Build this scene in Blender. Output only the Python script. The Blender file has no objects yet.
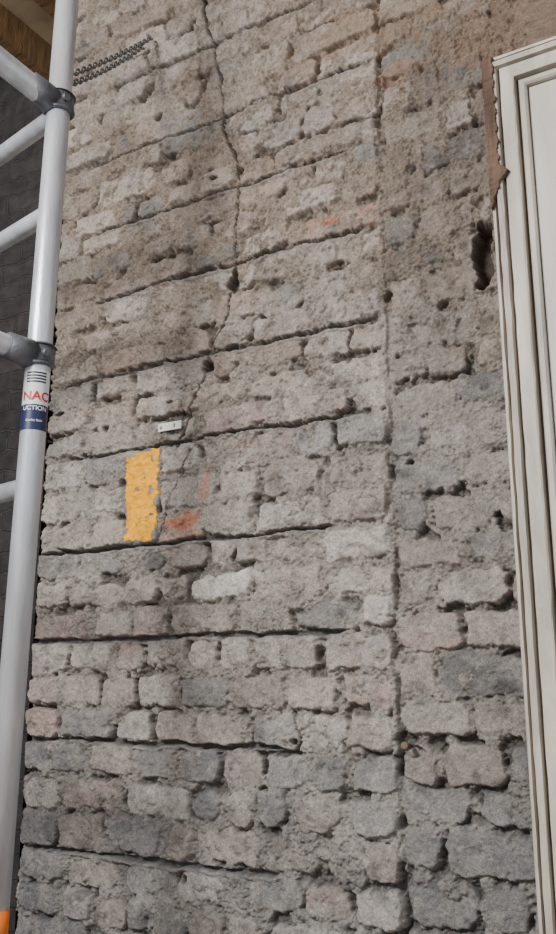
import bpy, bmesh, math, random
import numpy as np
from mathutils import Vector, Matrix
random.seed(7); rng=np.random.default_rng(11)

# ------------------------------------------------------------------ camera
F=889.0; PITCH=math.radians(13.8); YAW=math.radians(30.4)
D=1.69; H=1.0                       # camera 1.69 m off the brick face, 1.0 m above the floor
s,c=math.sin(YAW),math.cos(YAW); sp,cp=math.sin(PITCH),math.cos(PITCH)
FW=Vector((-s*cp,c*cp,sp)); RT=Vector((c,s,0)); UP=Vector((s*sp,-c*sp,cp))
CAM=Vector((0,-D,H))
def survey(px,py,y=0.0):
    """photo measurement -> metres on the plane y=const (the wall face is y=0)"""
    d=FW*F+RT*(px-278)-UP*(py-467)
    return CAM+d*((y+D)/d.y)
cd=bpy.data.cameras.new("camera"); cam=bpy.data.objects.new("camera",cd)
bpy.context.scene.collection.objects.link(cam)
cam.matrix_world=Matrix(((RT.x,UP.x,-FW.x,CAM.x),(RT.y,UP.y,-FW.y,CAM.y),(RT.z,UP.z,-FW.z,CAM.z),(0,0,0,1)))
cd.sensor_fit='VERTICAL'; cd.sensor_height=36; cd.lens=36*F/934
cd.clip_start=0.02
bpy.context.scene.camera=cam

# ------------------------------------------------------------------ helpers
def lin(r,g,b):
    f=lambda v:(v/255/12.92) if v/255<=0.04045 else ((v/255+0.055)/1.055)**2.4
    return np.array([f(r),f(g),f(b)])
def mat(name,col,rough=0.8,metal=0.0,nscale=0,namt=0.0,bump=0.0,bscale=200,stretch=(1,1,1)):
    m=bpy.data.materials.new(name); m.use_nodes=True
    nt=m.node_tree; b=nt.nodes['Principled BSDF']
    b.inputs['Roughness'].default_value=rough; b.inputs['Metallic'].default_value=metal
    col=list(lin(*col))
    tc=nt.nodes.new('ShaderNodeTexCoord'); mp=nt.nodes.new('ShaderNodeMapping')
    mp.inputs['Scale'].default_value=stretch
    nt.links.new(tc.outputs['Object'],mp.inputs[0])
    if nscale:
        n=nt.nodes.new('ShaderNodeTexNoise'); n.inputs['Scale'].default_value=nscale; n.inputs['Detail'].default_value=6
        nt.links.new(mp.outputs[0],n.inputs['Vector'])
        r=nt.nodes.new('ShaderNodeValToRGB')
        r.color_ramp.elements[0].position=0.3; r.color_ramp.elements[1].position=0.7
        r.color_ramp.elements[0].color=[v*(1-namt) for v in col]+[1]
        r.color_ramp.elements[1].color=[min(1,v*(1+namt*0.5)) for v in col]+[1]
        nt.links.new(n.outputs[0],r.inputs[0]); nt.links.new(r.outputs[0],b.inputs['Base Color'])
    else:
        b.inputs['Base Color'].default_value=col+[1]
    if bump:
        n2=nt.nodes.new('ShaderNodeTexNoise'); n2.inputs['Scale'].default_value=bscale; n2.inputs['Detail'].default_value=4
        nt.links.new(mp.outputs[0],n2.inputs['Vector'])
        bp=nt.nodes.new('ShaderNodeBump'); bp.inputs['Distance'].default_value=bump
        nt.links.new(n2.outputs[0],bp.inputs['Height']); nt.links.new(bp.outputs[0],b.inputs['Normal'])
    return m
def link(o,parent=None):
    bpy.context.scene.collection.objects.link(o)
    if parent: o.parent=parent
    return o
def obj_bm(name,bm,m,parent=None,smooth=False):
    me=bpy.data.meshes.new(name); bm.normal_update(); bm.to_mesh(me); bm.free()
    if smooth:
        for p in me.polygons: p.use_smooth=True
    for mm in (m if isinstance(m,list) else [m]): me.materials.append(mm)
    return link(bpy.data.objects.new(name,me),parent)
def box(bm,x0,x1,y0,y1,z0,z1,mi=0):
    vs=[bm.verts.new((x,y,z)) for x in (x0,x1) for y in (y0,y1) for z in (z0,z1)]
    for f in ((0,1,3,2),(4,6,7,5),(0,4,5,1),(2,3,7,6),(0,2,6,4),(1,5,7,3)):
        bm.faces.new([vs[i] for i in f]).material_index=mi
def tube(bm,a,b,r,seg=32,r2=None,caps=True,mi=0):
    a=Vector(a);b=Vector(b);r2=r if r2 is None else r2
    q=(b-a).to_track_quat('Z','Y')
    A=[];B=[]
    for i in range(seg):
        t=2*math.pi*i/seg; v=Vector((math.cos(t),math.sin(t),0))
        A.append(bm.verts.new(a+q@(v*r))); B.append(bm.verts.new(b+q@(v*r2)))
    for i in range(seg):
        j=(i+1)%seg
        f=bm.faces.new((A[i],A[j],B[j],B[i])); f.smooth=True; f.material_index=mi
    if caps:
        bm.faces.new(A[::-1]).material_index=mi; bm.faces.new(B).material_index=mi
def empty(name,loc=(0,0,0)):
    e=bpy.data.objects.new(name,None); e.location=(0,0,0); return link(e)

TAB=rng.random((8,256,256))
def vn(x,z,f,seed=0):
    T=TAB[seed%8]; X=x*f+seed*17.3; Z=z*f+seed*9.7
    xi=np.floor(X).astype(np.int64); zi=np.floor(Z).astype(np.int64)
    fx=X-xi; fz=Z-zi
    fx=fx*fx*(3-2*fx); fz=fz*fz*(3-2*fz)
    x0=xi&255; x1=(xi+1)&255; z0=zi&255; z1=(zi+1)&255
    return ((T[x0,z0]*(1-fx)+T[x1,z0]*fx)*(1-fz)+(T[x0,z1]*(1-fx)+T[x1,z1]*fx)*fz)*2-1
def fbm(x,z,f,o=4,seed=0,g=0.5):
    r=0;a=1;t=0
    for k in range(o):
        r=r+a*vn(x*math.cos(k)+z*math.sin(k),z*math.cos(k)-x*math.sin(k),f*2**k,seed+k); t+=a; a*=g
    return r/t
def sst(a,b,x):
    t=np.clip((x-a)/(b-a),0,1); return t*t*(3-2*t)

# ------------------------------------------------------------------ main wall (real displaced geometry)
XL=survey(58,200).x           # left arris of the wall
XS=survey(388,450).x          # straight vertical joint
XD=survey(488,100).x          # outer edge of door casing
ZT=survey(500,62).z           # top of door casing
DW=0.98
CEIL=H+2.50
XR=XD+DW+1.3
stepd=0.0020
xs=np.concatenate([np.arange(XL,-0.37,stepd),np.arange(-0.36,XR,0.02),[XR]])
zs=np.concatenate([np.arange(0,H-0.62,0.012),np.arange(H-0.61,H+2.12,stepd),np.arange(H+2.13,CEIL,0.012),[CEIL]])
X,Z=np.meshgrid(xs,zs)
wx=0.0065*fbm(X,Z,16,2,1)+0.0062*fbm(X,Z,55,3,2)
wz=0.0060*fbm(X,Z,12,2,3)+0.0058*fbm(X,Z,50,3,4)
U=X+wx; V=Z+wz
# bed joints that were raked out and re-pointed (every third course)
LP=[((150,68),(310,4)),((110,160),(345,65)),((110,227),(345,150)),((110,298),(350,230)),((100,376),(360,320)),
    ((85,455),(350,414)),((45,555),(315,527)),((35,642),(330,631)),((35,740),(290,750)),((60,850),(260,876))]
LZ=[(survey(*a).z+survey(*b).z)/2 for a,b in LP]
LX=[(survey(*a).x,survey(*b).x) for a,b in LP]
ROW={
 (3,0):(275,[100,150,200,255,310,340,383]),(3,1):(300,[110,160,215,270,315,384]),(3,2):(330,[100,145,167,212,248,312,384]),
 (4,0):(365,[95,135,180,235,300,350,384]),(4,1):(395,[90,133,182,245,305,384]),(4,2):(420,[85,130,170,205,280,350,385]),
 (5,0):(463,[80,125,158,200,245,290,335,386]),(5,1):(490,[60,90,125,158,215,260,322,388]),(5,2):(520,[48,90,125,159,202,252,322,388]),
 (6,0):(553,[40,80,120,165,205,234,269,322,387]),(6,1):(585,[36,66,123,156,187,251,322,388]),(6,2):(620,[36,92,131,166,237,290,360,390]),
 (7,0):(655,[35,68,112,142,186,216,252,320,388]),(7,1):(691,[22,60,98,136,177,230,284,338,392]),(7,2):(727,[28,58,112,149,190,249,300,345,394]),
 (8,0):(767,[20,50,84,135,174,216,263,310,350,396]),(8,1):(806,[12,58,122,187,223,255,292,345,398]),(8,2):(846,[10,55,103,162,192,262,322,360,400]),
 (9,0):(895,[5,60,118,175,245,300,350,402])}
courses=[]   # (z0,z1,key)
zz=LZ[0]
while zz<CEIL: courses.append((zz,zz+0.075,None)); zz+=0.075
for i in range(9):
    h=(LZ[i]-LZ[i+1])/3
    j1=random.uniform(-.004,.004); j2=random.uniform(-.004,.004)
    e=[LZ[i],LZ[i]-h+j1,LZ[i]-2*h+j2,LZ[i]-3*h]
    for k in range(3): courses.append((e[k+1],e[k],(i,k)))
zz=LZ[9];k=0
while zz>0: courses.append((zz-0.077,zz,(9,k))); zz-=0.077;k+=1
bricks=[]
for z0,z1,key in courses:
    if key in ROW:
        py,j=ROW[key]; jx=[XL]+[survey(p,py).x for p in j]
        jx[-1]=XS
        jx=[XL]+[v for v in jx[1:] if v>XL+0.03]
    else:
        jx=[XL]
        while jx[-1]<XS-0.07: jx.append(jx[-1]+random.choice([0.07,0.1,0.12,0.15,0.17,0.2,.22]))
        jx[-1]=XS
    for a,b in zip(jx[:-1],jx[1:]): bricks.append((a,b,z0,z1,0))
zz=-0.03; odd=0
while zz<CEIL:
    h=random.uniform(0.070,0.094); odd^=1
    x=XS+random.uniform(-.004,.004)
    w=.085 if odd else .15
    while x<XR:
        bricks.append((x,min(x+w,XR),zz,zz+h,1)); x+=w
        w=random.choice([0.07,0.1,0.13,0.15,0.2,.2])
    zz+=h
pal=[lin(166,154,146),lin(172,161,153),lin(158,147,139),lin(176,168,161),lin(154,142,134),lin(168,154,146),lin(182,174,166),lin(168,151,142)]
dark=[lin(132,129,127),lin(138,135,132),lin(144,140,137),lin(134,130,127)]
HB=np.full(X.shape,-0.05); BC=np.zeros(X.shape+(3,)); BC[:]=lin(150,140,131)
jn=0.0072*fbm(X,Z,42,4,5,.6)
spots=[((330,222),lin(174,128,108),.6,.035),((180,523),lin(182,124,98),.9,.05),((128,655),lin(162,141,133),.6,.05),((110,690),lin(158,141,134),.6,.05),
 ((165,725),lin(170,156,149),.8,.04),((218,585),lin(208,203,194),1,.06),((35,690),lin(154,134,125),.7,.05),
 ((240,292),lin(170,146,130),.6,.04),((245,410),lin(176,158,150),.8,.08),((315,403),lin(174,158,150),.8,.07),
 ((285,325),lin(174,158,150),.8,.06),((350,300),lin(172,158,150),.8,.06),((92,340),lin(166,147,137),.7,.05),((355,580),lin(166,158,150),.8,.05),((290,650),lin(166,158,150),.8,.05),((355,650),lin(162,156,151),.8,.05)]
spw=[(survey(*p),col,w,r) for p,col,w,r in spots]
for (a,b,z0,z1,sec) in bricks:
    cx,cz=(a+b)/2,(z0+z1)/2
    rel=cz-H
    low=float(sst(0.0,-0.3,np.array(rel)))
    g=random.uniform(.0015,.0065)
    hx=(b-a)/2-g; hz=(z1-z0)/2-random.uniform(.0020,.0065)
    if hx<0.012: continue
    cx+=random.uniform(-.004,.004); cz+=random.uniform(-.004,.004)
    pd=low*0.65+0.07+(0.2 if sec else 0)
    col=random.choice(dark) if random.random()<pd else random.choice(pal)
    col=col*(1-low*np.array([.15,.12,.09]))  # low bricks: bluish-dark kind, plus light falloff down the wall painted in
    if rel>0.6: col=col*np.array([.96,.92,.87])
    col=col*random.uniform(.88,1.10)
    for p,sc,w,r in spw:
        if abs(p.x-cx)<(b-a)/2+.002 and abs(p.z-cz)<(z1-z0)/2: col=col*(1-w)+sc*w
    i0,i1=np.searchsorted(xs,[a-.016,b+.016]); k0,k1=np.searchsorted(zs,[z0-.016,z1+.016])
    if i1<=i0 or k1<=k0: continue
    S=(slice(k0,k1),slice(i0,i1))
    rot=random.uniform(-.05,.05)
    dx=U[S]-cx; dz=V[S]-cz+rot*dx
    dx=dx*(1+random.uniform(-2.4,2.4)*dz); dz=dz*(1+random.uniform(-1.8,1.8)*dx)     # worn, slightly trapezoidal outline
    r=random.uniform(.008,.026)+.010*low; r=min(r,hx*.95,hz*.95)
    qx=np.abs(dx)-hx+r; qz=np.abs(dz)-hz+r
    sd=np.hypot(np.maximum(qx,0),np.maximum(qz,0))+np.minimum(np.maximum(qx,qz),0)-r+jn[S]
    e=random.uniform(.0055,.013)
    pr=np.clip(-sd/e,0,1); pr=1-(1-pr)**2
    hb=random.uniform(-.0085,.0030)+dx*random.uniform(-.05,.05)+dz*random.uniform(-.12,.12)+(pr-1)*.022
    hb=np.where(sd<0,hb,-.05)
    m=hb>HB[S]
    HB[S]=np.where(m,hb,HB[S])
    t=BC[S]; t[m]=col
# brick face texture: worn, hacked, chipped
REL=Z-H
rough=.70+.50*sst(.0,.8,REL)
right=(X>XS).astype(float)
HB=HB+rough*(0.0060*fbm(X,Z,28,4,6,.62)+0.0020*fbm(X,Z,170,2,1))
pit=sst(.22,.52,fbm(X,Z,60,3,7)); HB-=0.0052*pit*rough*(1-.4*right)
# mortar: crumbly, smeared over the bricks high up and on the right strip
patch=fbm(X,Z,6,4,2,.55)
cover=0.0035*sst(0.40,1.1,REL)+0.0026*right*sst(-.3,.5,REL)+0.0064*sst(.0,.42,patch)*sst(-.7,.4,REL) + .0018
crumb=fbm(X,Z,48,4,3,.66)
rid=1-np.abs(fbm(X,Z,34,4,4,.6))*2
HM=-0.0120+cover+0.0105*fbm(X,Z,14,3,5)+0.0130*crumb+0.0050*(rid-.5)+0.0032*vn(X,Z,280,6)
# open joints: mortar lost between bricks
loss=sst(.04,.36,fbm(X,Z,20,3,6)); HM-=.018*loss
und=0.008*fbm(X,Z,2.5,2,1)
isb=sst(-.0015,.0015,HB-HM)
Hh=np.maximum(np.maximum(HB,HM),-.034)
# thin lime film left by old plaster, filling the small hollows
film=sst(.02,.32,fbm(X,Z,8,4,3,.6)); fl=-.0045+.0035*fbm(X,Z,18,3,2)+.0024*crumb
Hh=Hh*(1-.5*film)+np.maximum(Hh,np.where(Hh>-.016,fl,Hh))*.5*film
# colours
n1=fbm(X,Z,9,4,2)[...,None]; n2=fbm(X,Z,70,3,6,.7)[...,None]; n3=fbm(X,Z,200,2,3,.8)[...,None]
up=sst(.3,1.2,REL)[...,None]; lowr=sst(.1,-.45,REL)[...,None]
MC=lin(152,144,136)*(1-up)+lin(146,132,119)*up
MC=MC*(1-lowr)+lin(140,136,132)*lowr
MC=MC*(1+.32*n1+.34*n2+.34*n3)
dust=sst(-.2,.45,fbm(X,Z,24,4,4,.6))[...,None]*.58
BCc=BC*(1-dust)+(BC*.35+lin(176,168,160)*.65)*dust
BCc=BCc*(1-up*.10)
BCc=BCc*(1+.20*n1+.28*n2+.26*n3)
soot=sst(.15,.6,fbm(X,Z,30,3,7))[...,None]
BCc=BCc*(1-.32*soot)
C=MC*(1-isb[...,None])+BCc*isb[...,None]
fw=(film*.36*sst(-.020,-.008,Hh))[...,None]*(1-.35*up)*(1-.25*lowr)
C=C*(1-fw)+lin(182,177,170)*fw*(1+.32*n3+.25*n2)
C=C*(1-.20*right[...,None])
cav_shade=sst(-.008,-.024,Hh)[...,None]; C=C*(1-.45*cav_shade)      # painted shade: colour darkens with depth in joints and hollows
# brick-red exposed streaks
def blob(px,py,rx,rz,n=.35):
    p=survey(px,py); d=np.hypot((X-p.x)/rx,(Z-p.z)/rz)+n*fbm(X,Z,40,3,5)
    return sst(1.1,.7,d)
for px,py,rx,rz,col,w in [(205,485,.016,.045,lin(180,120,92),.5),(180,523,.05,.018,lin(190,120,88),.7),(328,222,.018,.016,lin(186,118,88),.6),
     (352,675,.010,.03,lin(170,135,115),.35),(395,70,.05,.04,lin(160,125,104),.45),
     (245,445,.04,.02,lin(166,140,128),.4),(380,20,.25,.07,lin(144,120,99),.5),(520,20,.25,.10,lin(132,106,84),.5),(30,0,.3,.10,lin(134,108,86),.4)]:
    k=(blob(px,py,rx,rz,.8)*w)[...,None]; C=C*(1-k)+col*k*(1+.3*n2)
# re-pointed slots
for (z,(xa,xb),i) in zip(LZ,LX,range(10)):
    wav=.0060*vn(X,X*0+i*3.1,9,i)+.0030*vn(X,X*0+i*1.7,40,i+2)
    dz=Z-z-wav
    on=sst(xa-.09,xa-.04,X)*sst(xb+.06,xb,X)
    wd=(.0050 if i<4 else .0042)+.0022*vn(X,X*0+i*5,17,i+3)+.0030*fbm(X,Z,60,3,3)
    k=sst(wd+.0016,wd-.0010,np.abs(dz))*on
    Hh=Hh*(1-k)+(-.026+.002*n2[...,0])*k
    bead=sst(.0060,.001,np.abs(dz+wd+.005))*on*(.45+.45*vn(X,X*0,8,i+5))
    Hh=np.where(bead>.2,np.maximum(Hh,-.004*(1-bead)-.001+.003*crumb),Hh)
    kk=(np.clip(k,0,1)*.85)[...,None]
    C=C*(1-kk)+lin(92,91,90)*kk*(1+.2*n2)
    kk=(np.clip(bead,0,1)*.6)[...,None]
    C=C*(1-kk)+lin(132,131,130)*kk*(1+.2*n2)
# structural crack
def seg_field(pts,w0,w1):
    best=np.full(X.shape,9.)
    P=[survey(*p) for p in pts]
    Wx=X+.010*fbm(X,Z,30,4,2); Wz=Z+.010*fbm(X,Z,30,4,6)
    for a,b in zip(P[:-1],P[1:]):
        vx,vz=b.x-a.x,b.z-a.z; t=np.clip(((Wx-a.x)*vx+(Wz-a.z)*vz)/(vx*vx+vz*vz),0,1)
        best=np.minimum(best,np.hypot(Wx-a.x-t*vx,Wz-a.z-t*vz))
    w=w0+w1*vn(X,Z,14,4)
    return sst(w+.0012,w-.001,best)
ck=seg_field([(197,-20),(203,15),(212,45),(219,75),(221,110),(226,140),(236,162),(238,190),(234,225),(236,255),(231,288)],.0032,.0024)
ck=np.maximum(ck,seg_field([(231,288),(226,318),(212,340),(206,370),(196,398),(184,425),(176,447)],.0014,.0022))
ck=np.maximum(ck,seg_field([(190,450),(184,470),(170,490),(163,520),(158,540)],.0010,.0018))
ck=np.maximum(ck,seg_field([(290,712),(298,735),(296,755)],.0022,.0014))
for px,py,rx,rz in [(239,170,.015,.018),(232,281,.016,.024),(208,367,.018,.016),(213,178,.01,.006),(170,402,.012,.005),(293,742,.010,.010),(182,880,.008,.012),(230,345,.012,.006)]:
    ck=np.maximum(ck,blob(px,py,rx,rz,.9))
Hh=Hh*(1-ck)+(-.045)*ck
C=C*(1-.6*ck[...,None])
# broken pocket beside the door casing
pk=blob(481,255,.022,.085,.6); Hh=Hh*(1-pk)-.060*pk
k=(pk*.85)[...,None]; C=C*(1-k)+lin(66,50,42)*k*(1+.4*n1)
# putlog hole with old fixing
pk=blob(413,752,.03,.009,.5); Hh=Hh*(1-pk)-.03*pk
# straight joint + set-back strip
js=sst(.0055,.002,np.abs(X-XS-.0055*vn(X,Z,12,3)-.005*vn(X,Z,50,2))); Hh-=.010*js*sst(-.5,.3,vn(X,Z,7,5))
Hh-=.008*sst(XS-.003,XS+.004,X-.004*vn(X,Z,30,2))
Hh=Hh+und
# yellow painted patch
Y0=survey(125,500).x; Y1=survey(157,500).x; Z1=survey(142,452).z; Z0=survey(140,541).z
ed=.013*fbm(X,Z,30,3,3)+.007*fbm(X,Z,110,2,5)
ym=(X+ed>Y0)&(X+ed<Y1)&(Z+ed<Z1)&(Z+ed>Z0)&(ck<.5)&(fbm(X,Z,75,3,2)<.56)
base=sst(0,.004,np.minimum(np.minimum(X-Y0+.004,Y1+.004-X),np.minimum(Z-Z0+.004,Z1+.004-Z)))
Hh=Hh*(1-base)+(.45*np.maximum(Hh,-.010)+.0015+.0065*fbm(X,Z,50,3,4)+.003*vn(X,Z,20,2))*base
# arris softening and door opening
dl=X-XL; Hh-=.012*sst(.018,0,dl+.006*fbm(X,Z,25,3,1))
nd=(X>XD-.006)&(X<XD+DW+.006)&(Z<ZT+.006); Hh=np.where(nd,np.minimum(Hh,.008),Hh)
dop=(X>XD+.03)&(X<XD+DW-.03)&(Z<ZT-.03)
Hh=np.where(dop,-.16,Hh)
C=np.clip(C*.75,0.01,.9)

nz,nx=X.shape
def grid_mesh(name,PX,PY,PZ,m,col=None,mask=None):
    nz,nx=PX.shape
    co=np.stack([PX,PY,PZ],-1).reshape(-1,3).astype(np.float32)
    idx=np.arange(nz*nx).reshape(nz,nx)
    q=np.stack([idx[:-1,:-1],idx[:-1,1:],idx[1:,1:],idx[1:,:-1]],-1)
    q=q[mask] if mask is not None else q.reshape(-1,4)
    if mask is not None:
        used=np.unique(q); mp=np.zeros(nz*nx,int)-1; mp[used]=np.arange(len(used)); q=mp[q]; co=co[used]
    me=bpy.data.meshes.new(name); me.vertices.add(len(co)); me.vertices.foreach_set('co',co.ravel())
    me.loops.add(q.size); me.loops.foreach_set('vertex_index',q.ravel().astype(np.int32))
    me.polygons.add(len(q)); me.polygons.foreach_set('loop_start',(np.arange(len(q))*4).astype(np.int32))
    me.update(calc_edges=True)
    me.polygons.foreach_set('use_smooth',np.ones(len(q),bool))
    if col is not None:
        at=me.attributes.new('brick_colour','FLOAT_COLOR','POINT')
        cc=np.concatenate([col.reshape(-1,3),np.ones((nz*nx,1))],1).astype(np.float32)
        at.data.foreach_set('color',cc.ravel())
    me.materials.append(m); me.validate()
    return link(bpy.data.objects.new(name,me))
# masonry material
mw=bpy.data.materials.new("old_brick_and_mortar"); mw.use_nodes=True; nt=mw.node_tree; b=nt.nodes['Principled BSDF']
b.inputs['Roughness'].default_value=.93; b.inputs['Specular IOR Level'].default_value=.2
at=nt.nodes.new('ShaderNodeAttribute'); at.attribute_name='brick_colour'
tc=nt.nodes.new('ShaderNodeTexCoord')
n=nt.nodes.new('ShaderNodeTexNoise'); n.inputs['Scale'].default_value=380; n.inputs['Detail'].default_value=3
nt.links.new(tc.outputs['Object'],n.inputs['Vector'])
mr=nt.nodes.new('ShaderNodeMapRange'); mr.inputs[1].default_value=.3; mr.inputs[2].default_value=.7; mr.inputs[3].default_value=.68; mr.inputs[4].default_value=1.30
nt.links.new(n.outputs[0],mr.inputs[0])
mx=nt.nodes.new('ShaderNodeMix'); mx.data_type='RGBA'; mx.blend_type='MULTIPLY'; mx.inputs[0].default_value=1
nt.links.new(at.outputs['Color'],mx.inputs[6]); nt.links.new(mr.outputs[0],mx.inputs[7]); nt.links.new(mx.outputs[2],b.inputs['Base Color'])
bp=nt.nodes.new('ShaderNodeBump'); bp.inputs['Distance'].default_value=.0018; bp.inputs['Strength'].default_value=1
nt.links.new(n.outputs[0],bp.inputs['Height']); nt.links.new(bp.outputs[0],b.inputs['Normal'])
# return of the wall at its left arris
ret=[.5,.35,.2,.1,.04,.015]
PX=np.concatenate([np.repeat(X[:,:1],len(ret),1),X],1)
PY=np.concatenate([np.tile(np.array(ret),(nz,1)),-Hh],1)
PZ=np.concatenate([np.repeat(Z[:,:1],len(ret),1),Z],1)
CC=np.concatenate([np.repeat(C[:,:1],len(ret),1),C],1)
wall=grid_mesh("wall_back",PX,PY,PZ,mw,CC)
my=mat("yellow_paint",(238,168,16),.8,0,60,.30,.0015,260)
ymc=ym[:-1,:-1]&ym[1:,1:]&ym[1:,:-1]&ym[:-1,1:]
grid_mesh("yellow_paint_patch",X,-Hh-.0012,Z,my,None,ymc)

# ------------------------------------------------------------------ rest of the room
def brickmat(name,c1,c2,cm):
    m=bpy.data.materials.new(name); m.use_nodes=True; nt=m.node_tree; b=nt.nodes['Principled BSDF']; b.inputs['Roughness'].default_value=.95
    tc=nt.nodes.new('ShaderNodeTexCoord'); mp=nt.nodes.new('ShaderNodeMapping'); mp.inputs['Rotation'].default_value=(math.radians(90),0,0)
    br=nt.nodes.new('ShaderNodeTexBrick'); br.inputs['Scale'].default_value=1; br.inputs['Brick Width'].default_value=.2; br.inputs['Row Height'].default_value=.075
    br.inputs['Mortar Size'].default_value=.006; br.inputs['Mortar Smooth'].default_value=.4
    for k,v in zip(('Color1','Color2','Mortar'),(c1,c2,cm)): br.inputs[k].default_value=list(lin(*v))+[1]
    no=nt.nodes.new('ShaderNodeTexNoise'); no.inputs['Scale'].default_value=18; no.inputs['Detail'].default_value=6
    nt.links.new(tc.outputs['Object'],mp.inputs[0]); nt.links.new(tc.outputs['Object'],no.inputs['Vector'])
    vm=nt.nodes.new('ShaderNodeVectorMath'); vm.operation='MULTIPLY_ADD'; vm.inputs[1].default_value=(.05,.05,.05)
    nt.links.new(no.outputs['Color'],vm.inputs[0]); nt.links.new(mp.outputs[0],vm.inputs[2]); nt.links.new(vm.outputs[0],br.inputs['Vector'])
    mx=nt.nodes.new('ShaderNodeMix'); mx.data_type='RGBA'; mx.blend_type='OVERLAY'; mx.inputs[0].default_value=.9
    nt.links.new(br.outputs[0],mx.inputs[6]); nt.links.new(no.outputs[0],mx.inputs[7]); nt.links.new(mx.outputs[2],b.inputs['Base Color'])
    bp=nt.nodes.new('ShaderNodeBump'); bp.inputs['Distance'].default_value=.02; bp.invert=True
    ad=nt.nodes.new('ShaderNodeMath'); ad.operation='SUBTRACT'
    nt.links.new(br.outputs['Fac'],ad.inputs[0]); nt.links.new(no.outputs[0],ad.inputs[1])
    nt.links.new(ad.outputs[0],bp.inputs['Height']); nt.links.new(bp.outputs[0],b.inputs['Normal'])
    return m
mdk=brickmat("shade_darkened_brick",(62,58,58),(48,46,48),(60,57,56))  # shade of the recess put into a darker brick colour
bm=bmesh.new(); box(bm,-3.2,XL,.5,.62,0,CEIL); obj_bm("wall_recess",bm,mdk)
bm=bmesh.new(); box(bm,-3.32,-3.2,-3.6,.62,0,CEIL); obj_bm("wall_left",bm,mdk)
mfl=mat("dusty_floor_boards",(135,120,102),.9,0,12,.4,.002,40,(1,8,1))
bm=bmesh.new()
x=-3.2
while x<XR: box(bm,x+.0015,min(x+.145,XR),-3.6,.6,-.03,0); x+=.145
obj_bm("floor",bm,mfl)
mwd=mat("ceiling_timber",(150,116,82),.8,0,10,.5,.002,40,(1,6,1))
mcl=mat("lath_and_plaster",(190,170,140),.9,0,10,.3)
bm=bmesh.new(); box(bm,-3.2,XR,-3.6,.6,CEIL,CEIL+.03,1)
x=-3.0
while x<XR-.1: box(bm,x,x+.06,-3.6,.6,CEIL-.14,CEIL,0); x+=.30
obj_bm("ceiling",bm,[mwd,mcl])

# ------------------------------------------------------------------ door in its casing
mcr=mat("cream_gloss_paint",(184,176,163),.5,0,7,.36,.0012,90,(3,3,.6))
mwh=mat("off_white_paint",(192,187,177),.55,0,5,.20,.0008,60,(3,3,.6))
mbr=mat("bare_splintered_timber",(96,76,62),.9,0,30,.6,.004,60,(3,3,.25))
mdt=mat("dirty_groove_paint",(92,80,68),.8,0,20,.4)
door=empty("door_1")
prof=[(0,-.05),(0,.018),(.002,.022),(.007,.022),(.009,.012),(.012,.012),(.014,.026),(.018,.029),(.026,.026),(.028,.012),(.032,.012),(.034,.022),(.060,.024),(.063,.022),(.064,.002),(.070,.002),(.071,.014),(.074,.018),(.083,.018),(.087,.014),(.088,-.03)]
dirty={4,9,14}
bm=bmesh.new()
paths=[]
NS=60
for (o,p) in prof:
    row=[]
    for k in range(NS): row.append((XD+o,-p,(ZT-o)*k/NS))
    row+= [(XD+o,-p,ZT-o),(XD+DW-o,-p,ZT-o),(XD+DW-o,-p,0)]
    paths.append([bm.verts.new(v) for v in row])
for pi,(a,b2) in enumerate(zip(paths[:-1],paths[1:])):
    for k in range(len(a)-1):
        f=bm.faces.new((a[k],b2[k],b2[k+1],a[k+1])); f.material_index=1 if pi in dirty else 0
bmesh.ops.recalc_face_normals(bm,faces=bm.faces)
for v in bm.verts:
    if v.co.y<-.02: v.co.x+=random.uniform(-.0009,.0009); v.co.y+=random.uniform(-.0008,.0008)
obj_bm("casing",bm,[mcr,mdt],door)
# door slab with planted panels
bm=bmesh.new()
a0=XD+.089; a1=XD+DW-.089
box(bm,a0,a1,-.004,.036,.012,ZT-.089)
obj_bm("slab",bm,mwh,door)
bm=bmesh.new()
def panel(x0,x1,z0,z1):
    for (xa,xb,za,zb) in ((x0,x0+.02,z0,z1),(x1-.02,x1,z0,z1),(x0+.02,x1-.02,z0,z0+.02),(x0+.02,x1-.02,z1-.02,z1)):
        box(bm,xa,xb,-.014,-.0035,za,zb)
mid=(a0+a1)/2
for (xa,xb) in ((a0+.1,mid-.045),(mid+.045,a1-.1)):
    panel(xa,xb,.22,.85); panel(xa,xb,1.02,ZT-.22)
o=obj_bm("panel_mouldings",bm,mwh,door); bv=o.modifiers.new("b",'BEVEL'); bv.width=.004; bv.segments=2
bm=bmesh.new(); kx=a1-.05
tube(bm,(kx,-.004,1.0),(kx,-.012,1.0),.028); tube(bm,(kx,-.012,1.0),(kx,-.045,1.0),.009)
bmesh.ops.create_uvsphere(bm,u_segments=24,v_segments=16,radius=.026,matrix=Matrix.Translation((kx,-.058,1.0)))
obj_bm("knob",bm,mat("aged_brass",(150,120,70),.35,1),door,True)
# splintered bare timber along the upper outer edge
bm=bmesh.new(); zb=survey(497,215).z; N=90
L=[];R=[];L2=[];R2=[]
for k in range(N+1):
    t=k/N; z=zb+(ZT-.006-zb)*t
    wj=.002*math.sin(k*.7)+random.uniform(-.0016,.0016)
    tp=min(1,t*6)
    hook=.016*math.exp(-((t-.22)/.04)**2)
    l=XD-.003*tp+wj*.5; r=XD+.004+.020*tp+wj+hook
    y=-.031-.003*random.random()
    L.append(bm.verts.new((l,.0,z)));L2.append(bm.verts.new((l+.002,y,z)))
    R2.append(bm.verts.new((r-.002,y-.001,z)));R.append(bm.verts.new((r,-.022,z)))
for k in range(N):
    for A,B in ((L,L2),(L2,R2),(R2,R)): bm.faces.new((A[k],B[k],B[k+1],A[k+1]))
bmesh.ops.recalc_face_normals(bm,faces=bm.faces)
obj_bm("splintered_edge",bm,mbr,door)

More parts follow.
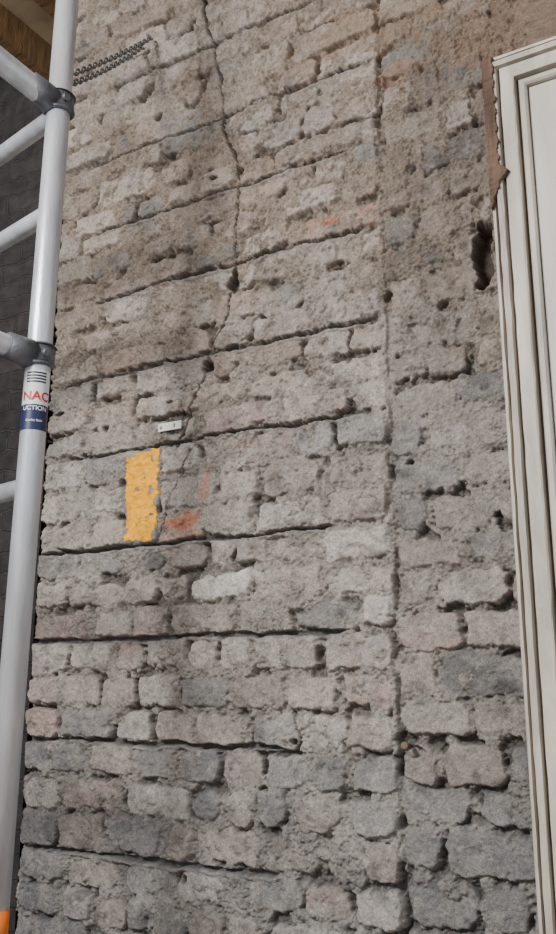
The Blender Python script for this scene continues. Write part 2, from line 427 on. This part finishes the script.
# ------------------------------------------------------------------ scaffold tower
mal=mat("scaffold_aluminium",(210,214,221),.38,.45,14,.26,.0006,120,(2,2,.4))
mcp=mat("coupler_grey_steel",(104,106,112),.5,.4,30,.35,.001,150)
mor=mat("orange_plastic",(230,120,30),.5)
sc=empty("scaffold_tower")
def at_depth(px,py,dep): return CAM+(FW*F+RT*(px-278)-UP*(py-467))*(dep/F)
pm=at_depth(35.5,400,1.78)
yp=pm.y
pt_=survey(67.5,0,yp)
R=.0250
ax=(pt_-pm).normalized()
def on_pole(z): 
    return pm+ax*((z-pm.z)/ax.z)
d1=Vector((-.979,.203,0)); d2=Vector((-.203,-.979,0))
def zpx(py): 
    d=FW*F+RT*(40-278)-UP*(py-467); k=((pm.x-CAM.x)**2+(pm.y-CAM.y)**2)**.5/math.hypot(d.x,d.y); return CAM.z+d.z*k
zl=[zpx(113),zpx(212),zpx(487)]
zc1=zpx(104); zc2=zpx(357)
bm=bmesh.new()
for off in (Vector((0,0,0)),d1*.75,d2*1.9,d1*.75+d2*1.9):
    tube(bm,on_pole(.16)+off,on_pole(CEIL-.2)+off,R)
for base in (Vector((0,0,0)),d2*1.9):
    for z in zl+[zl[2]-.40,zl[2]-.8]:
        a=on_pole(z)+base; tube(bm,a,a+d1*.75,.019,24,caps=False)
UPB=Vector((0,0,.42))
for off in (Vector((0,0,0)),d1*.75):
    a=on_pole(zc1)+off; tube(bm,a+d2*.03,a+d2*1.87+UPB,.0245,24,caps=False)
    a=on_pole(zc2)+off; tube(bm,a+d2*.03,a+d2*1.87+UPB*.3,.0215,24,caps=False)
obj_bm("tubes",bm,mal,sc)
bm=bmesh.new()
for off in (Vector((0,0,0)),d1*.75,d2*1.9,d1*.75+d2*1.9):
    for z in (zc1,zc2):
        a=on_pole(z)+off
        front=(off.length<.01 or (off-d1*.75).length<.01)
        up_s=UPB if z==zc1 else UPB*.3
        if not front: a=on_pole(z+up_s.z)+off
        tube(bm,a-ax*.020,a+ax*.018,R+.007,32); tube(bm,a+ax*.018,a+ax*.023,R+.010,32,R+.005); tube(bm,a-ax*.024,a-ax*.019,R+.005,32,R+.010)
        sg=1 if front else -1
        up_=up_s*(.065/1.87)*sg
        tube(bm,a+d2*sg*.02,a+d2*sg*.075+up_,.030,28,.026)
        tube(bm,a+Vector((.028,-.012,.0)),a+Vector((.040,-.016,-.004)),.009,16,.007)
obj_bm("couplers",bm,mcp,sc)
bm=bmesh.new()
for off in (Vector((0,0,0)),d1*.75,d2*1.9,d1*.75+d2*1.9):
    a=on_pole(.12)+off; g=Vector((a.x,a.y,.0))
    tube(bm,a+Vector((0,0,.05)),a+Vector((0,0,-.05)),R+.006); tube(bm,a+Vector((0,0,-.05)),Vector((a.x,a.y,.02)),.016); tube(bm,Vector((a.x,a.y,.02)),g,.06)
    z=zpx(930); a=on_pole(z)+off; tube(bm,a-ax*.035,a+ax*.035,R+.001)
obj_bm("feet_and_clips",bm,mor,sc)
# sticker wrapped round the tube
mst=[mat("sticker_white",(232,234,238),.45),mat("sticker_navy",(34,44,84),.45),mat("sticker_red",(196,44,58),.45),mat("sticker_black",(40,46,70),.45)]
toc=(CAM-pm); ang0=math.atan2(toc.y,toc.x)
def wrap(ang,z,r): 
    p=on_pole(z); return Vector((p.x+math.cos(ang)*r,p.y+math.sin(ang)*r,z))
bm=bmesh.new()
za,zb_,zm=zpx(374),zpx(433),zpx(408)
def band(z0,z1,r,mi,aa=-2.2,ab=1.3,n=40):
    for k in range(n):
        t0=ang0+aa+(ab-aa)*k/n; t1=ang0+aa+(ab-aa)*(k+1)/n
        f=bm.faces.new([bm.verts.new(wrap(t0,z0,r)),bm.verts.new(wrap(t1,z0,r)),bm.verts.new(wrap(t1,z1,r)),bm.verts.new(wrap(t0,z1,r))]); f.material_index=mi; f.smooth=True
band(zm,za,R+.0006,0); band(zb_,zm,R+.0006,1)
for k in range(4):
    z=za-.004-.0062*k
    band(z-.0035,z,R+.001,3,-.85,.75)
obj_bm("sticker",bm,mst,sc)
def wraptext(txt,size,zc,acen,m,name):
    cu=bpy.data.curves.new(name,'FONT'); cu.body=txt; cu.size=size; cu.align_x='CENTER'; cu.align_y='CENTER'; cu.offset=size*.02
    o=bpy.data.objects.new(name+"_tmp",cu); link(o); bpy.context.view_layer.update()
    dg=bpy.context.evaluated_depsgraph_get(); me=bpy.data.meshes.new_from_object(o.evaluated_get(dg))
    bpy.data.objects.remove(o)
    b2=bmesh.new(); b2.from_mesh(me); bmesh.ops.subdivide_edges(b2,edges=[e for e in b2.edges if e.calc_length()>.004],cuts=2)
    for v in b2.verts:
        v.co=wrap(acen+v.co.x/R,zc+v.co.y,R+.0016)
    b2.to_mesh(me); b2.free(); me.materials.clear(); me.materials.append(m)
    link(bpy.data.objects.new(name,me),sc)
wraptext("NAC",.026,zpx(400),ang0+.02,mst[2],"sticker_title")
wraptext("UCTION",.0125,zpx(412),ang0,mst[0],"sticker_subtitle")
wraptext("Quality Build",.006,zpx(424),ang0,mst[0],"sticker_smallprint")

# ------------------------------------------------------------------ chain from scaffold to the wall
mch=mat("dull_steel_chain",(112,110,108),.55,.3,40,.3)
bm=bmesh.new()
def link_ring(bm,cn,dr,side,Lh=.0125,Wh=.0070,r=.0024):
    up=dr.cross(side).normalized(); rings=[]
    N=16;M=6
    for i in range(N):
        t=2*math.pi*i/N
        p=cn+dr*(math.cos(t)*Lh)+side*(math.sin(t)*Wh); o_=(dr*math.cos(t)+side*math.sin(t)).normalized()
        rings.append([bm.verts.new(p+o_*(math.cos(2*math.pi*j/M)*r)+up*(math.sin(2*math.pi*j/M)*r)) for j in range(M)])
    for i in range(N):
        for j in range(M):
            f=bm.faces.new((rings[i][j],rings[(i+1)%N][j],rings[(i+1)%N][(j+1)%M],rings[i][(j+1)%M])); f.smooth=True
for dy,A_,B_ in ((0,(66,76),(151,38)),(1,(66,86),(142,47))):
    a=survey(*A_,yp+.045); b_=survey(*B_,-.012); n=int((b_-a).length/.0185)
    pts=[a.lerp(b_,k/n)+Vector((0,0,-.03*(k/n)*(1-k/n)*(1+.6*dy))) for k in range(n+1)]
    for k in range(n):
        dr=(pts[k+1]-pts[k]).normalized(); sd=dr.cross(Vector((0,0,1))).normalized(); u2=dr.cross(sd).normalized()
        th=(k%2)*math.pi/2+.5; link_ring(bm,(pts[k]+pts[k+1])/2,dr,(sd*math.cos(th)+u2*math.sin(th)).normalized())
for p in ((151,38),(142,47)):
    e=survey(*p,0); tube(bm,e+Vector((0,-.02,0)),e+Vector((0,.03,0)),.004,12)
obj_bm("steel_chain",bm,mch)

# ------------------------------------------------------------------ small white crack-monitoring tag
bm=bmesh.new(); p0=survey(160,432,-.006); p1=survey(183,421,-.006)
p0=Vector((p0.x,0,p0.z)); p1=Vector((p1.x,0,p1.z)); zc=(p0.z+p1.z)/2
box(bm,p0.x,p1.x,-.014,-.011,zc-.011,zc+.009,0)
box(bm,p0.x+.006,p0.x+.012,-.016,-.014,zc-.005,zc+.002,1); box(bm,p1.x-.022,p1.x-.018,-.016,-.014,zc-.006,zc+.004,1)
tube(bm,((p0.x+p1.x)/2,-.011,zc),((p0.x+p1.x)/2,.012,zc),.002,10,mi=1)
obj_bm("crack_monitor_tag",bm,[mat("tag_plastic",(205,205,200),.4),mat("tag_ink",(120,120,124),.5)])
bm=bmesh.new(); p=survey(406,747,0)
tube(bm,(p.x,.02,p.z),(p.x+.004,-.014,p.z+.004),.0055,12,.004); tube(bm,(p.x+.004,-.014,p.z+.004),(p.x+.004,-.018,p.z+.004),.007,14)
obj_bm("rusty_nail",bm,mat("rusty_iron",(120,98,84),.8,.3,60,.5,.001,200))

# ------------------------------------------------------------------ light
w=bpy.data.worlds.new("World"); bpy.context.scene.world=w; w.use_nodes=True
w.node_tree.nodes['Background'].inputs[0].default_value=(.90,.94,1,1); w.node_tree.nodes['Background'].inputs[1].default_value=.9
def area(name,loc,tgt,sx,sy,en,col):
    l=bpy.data.lights.new(name,'AREA'); l.shape='RECTANGLE'; l.size=sx; l.size_y=sy; l.energy=en; l.color=col
    o=bpy.data.objects.new(name,l); o.location=loc; o.rotation_euler=(Vector(tgt)-Vector(loc)).to_track_quat('-Z','Y').to_euler(); link(o)
area("window_light",(-1.6,-3.3,2.9),(-1.0,0,.3),.9,.8,215,(1,.99,.975))
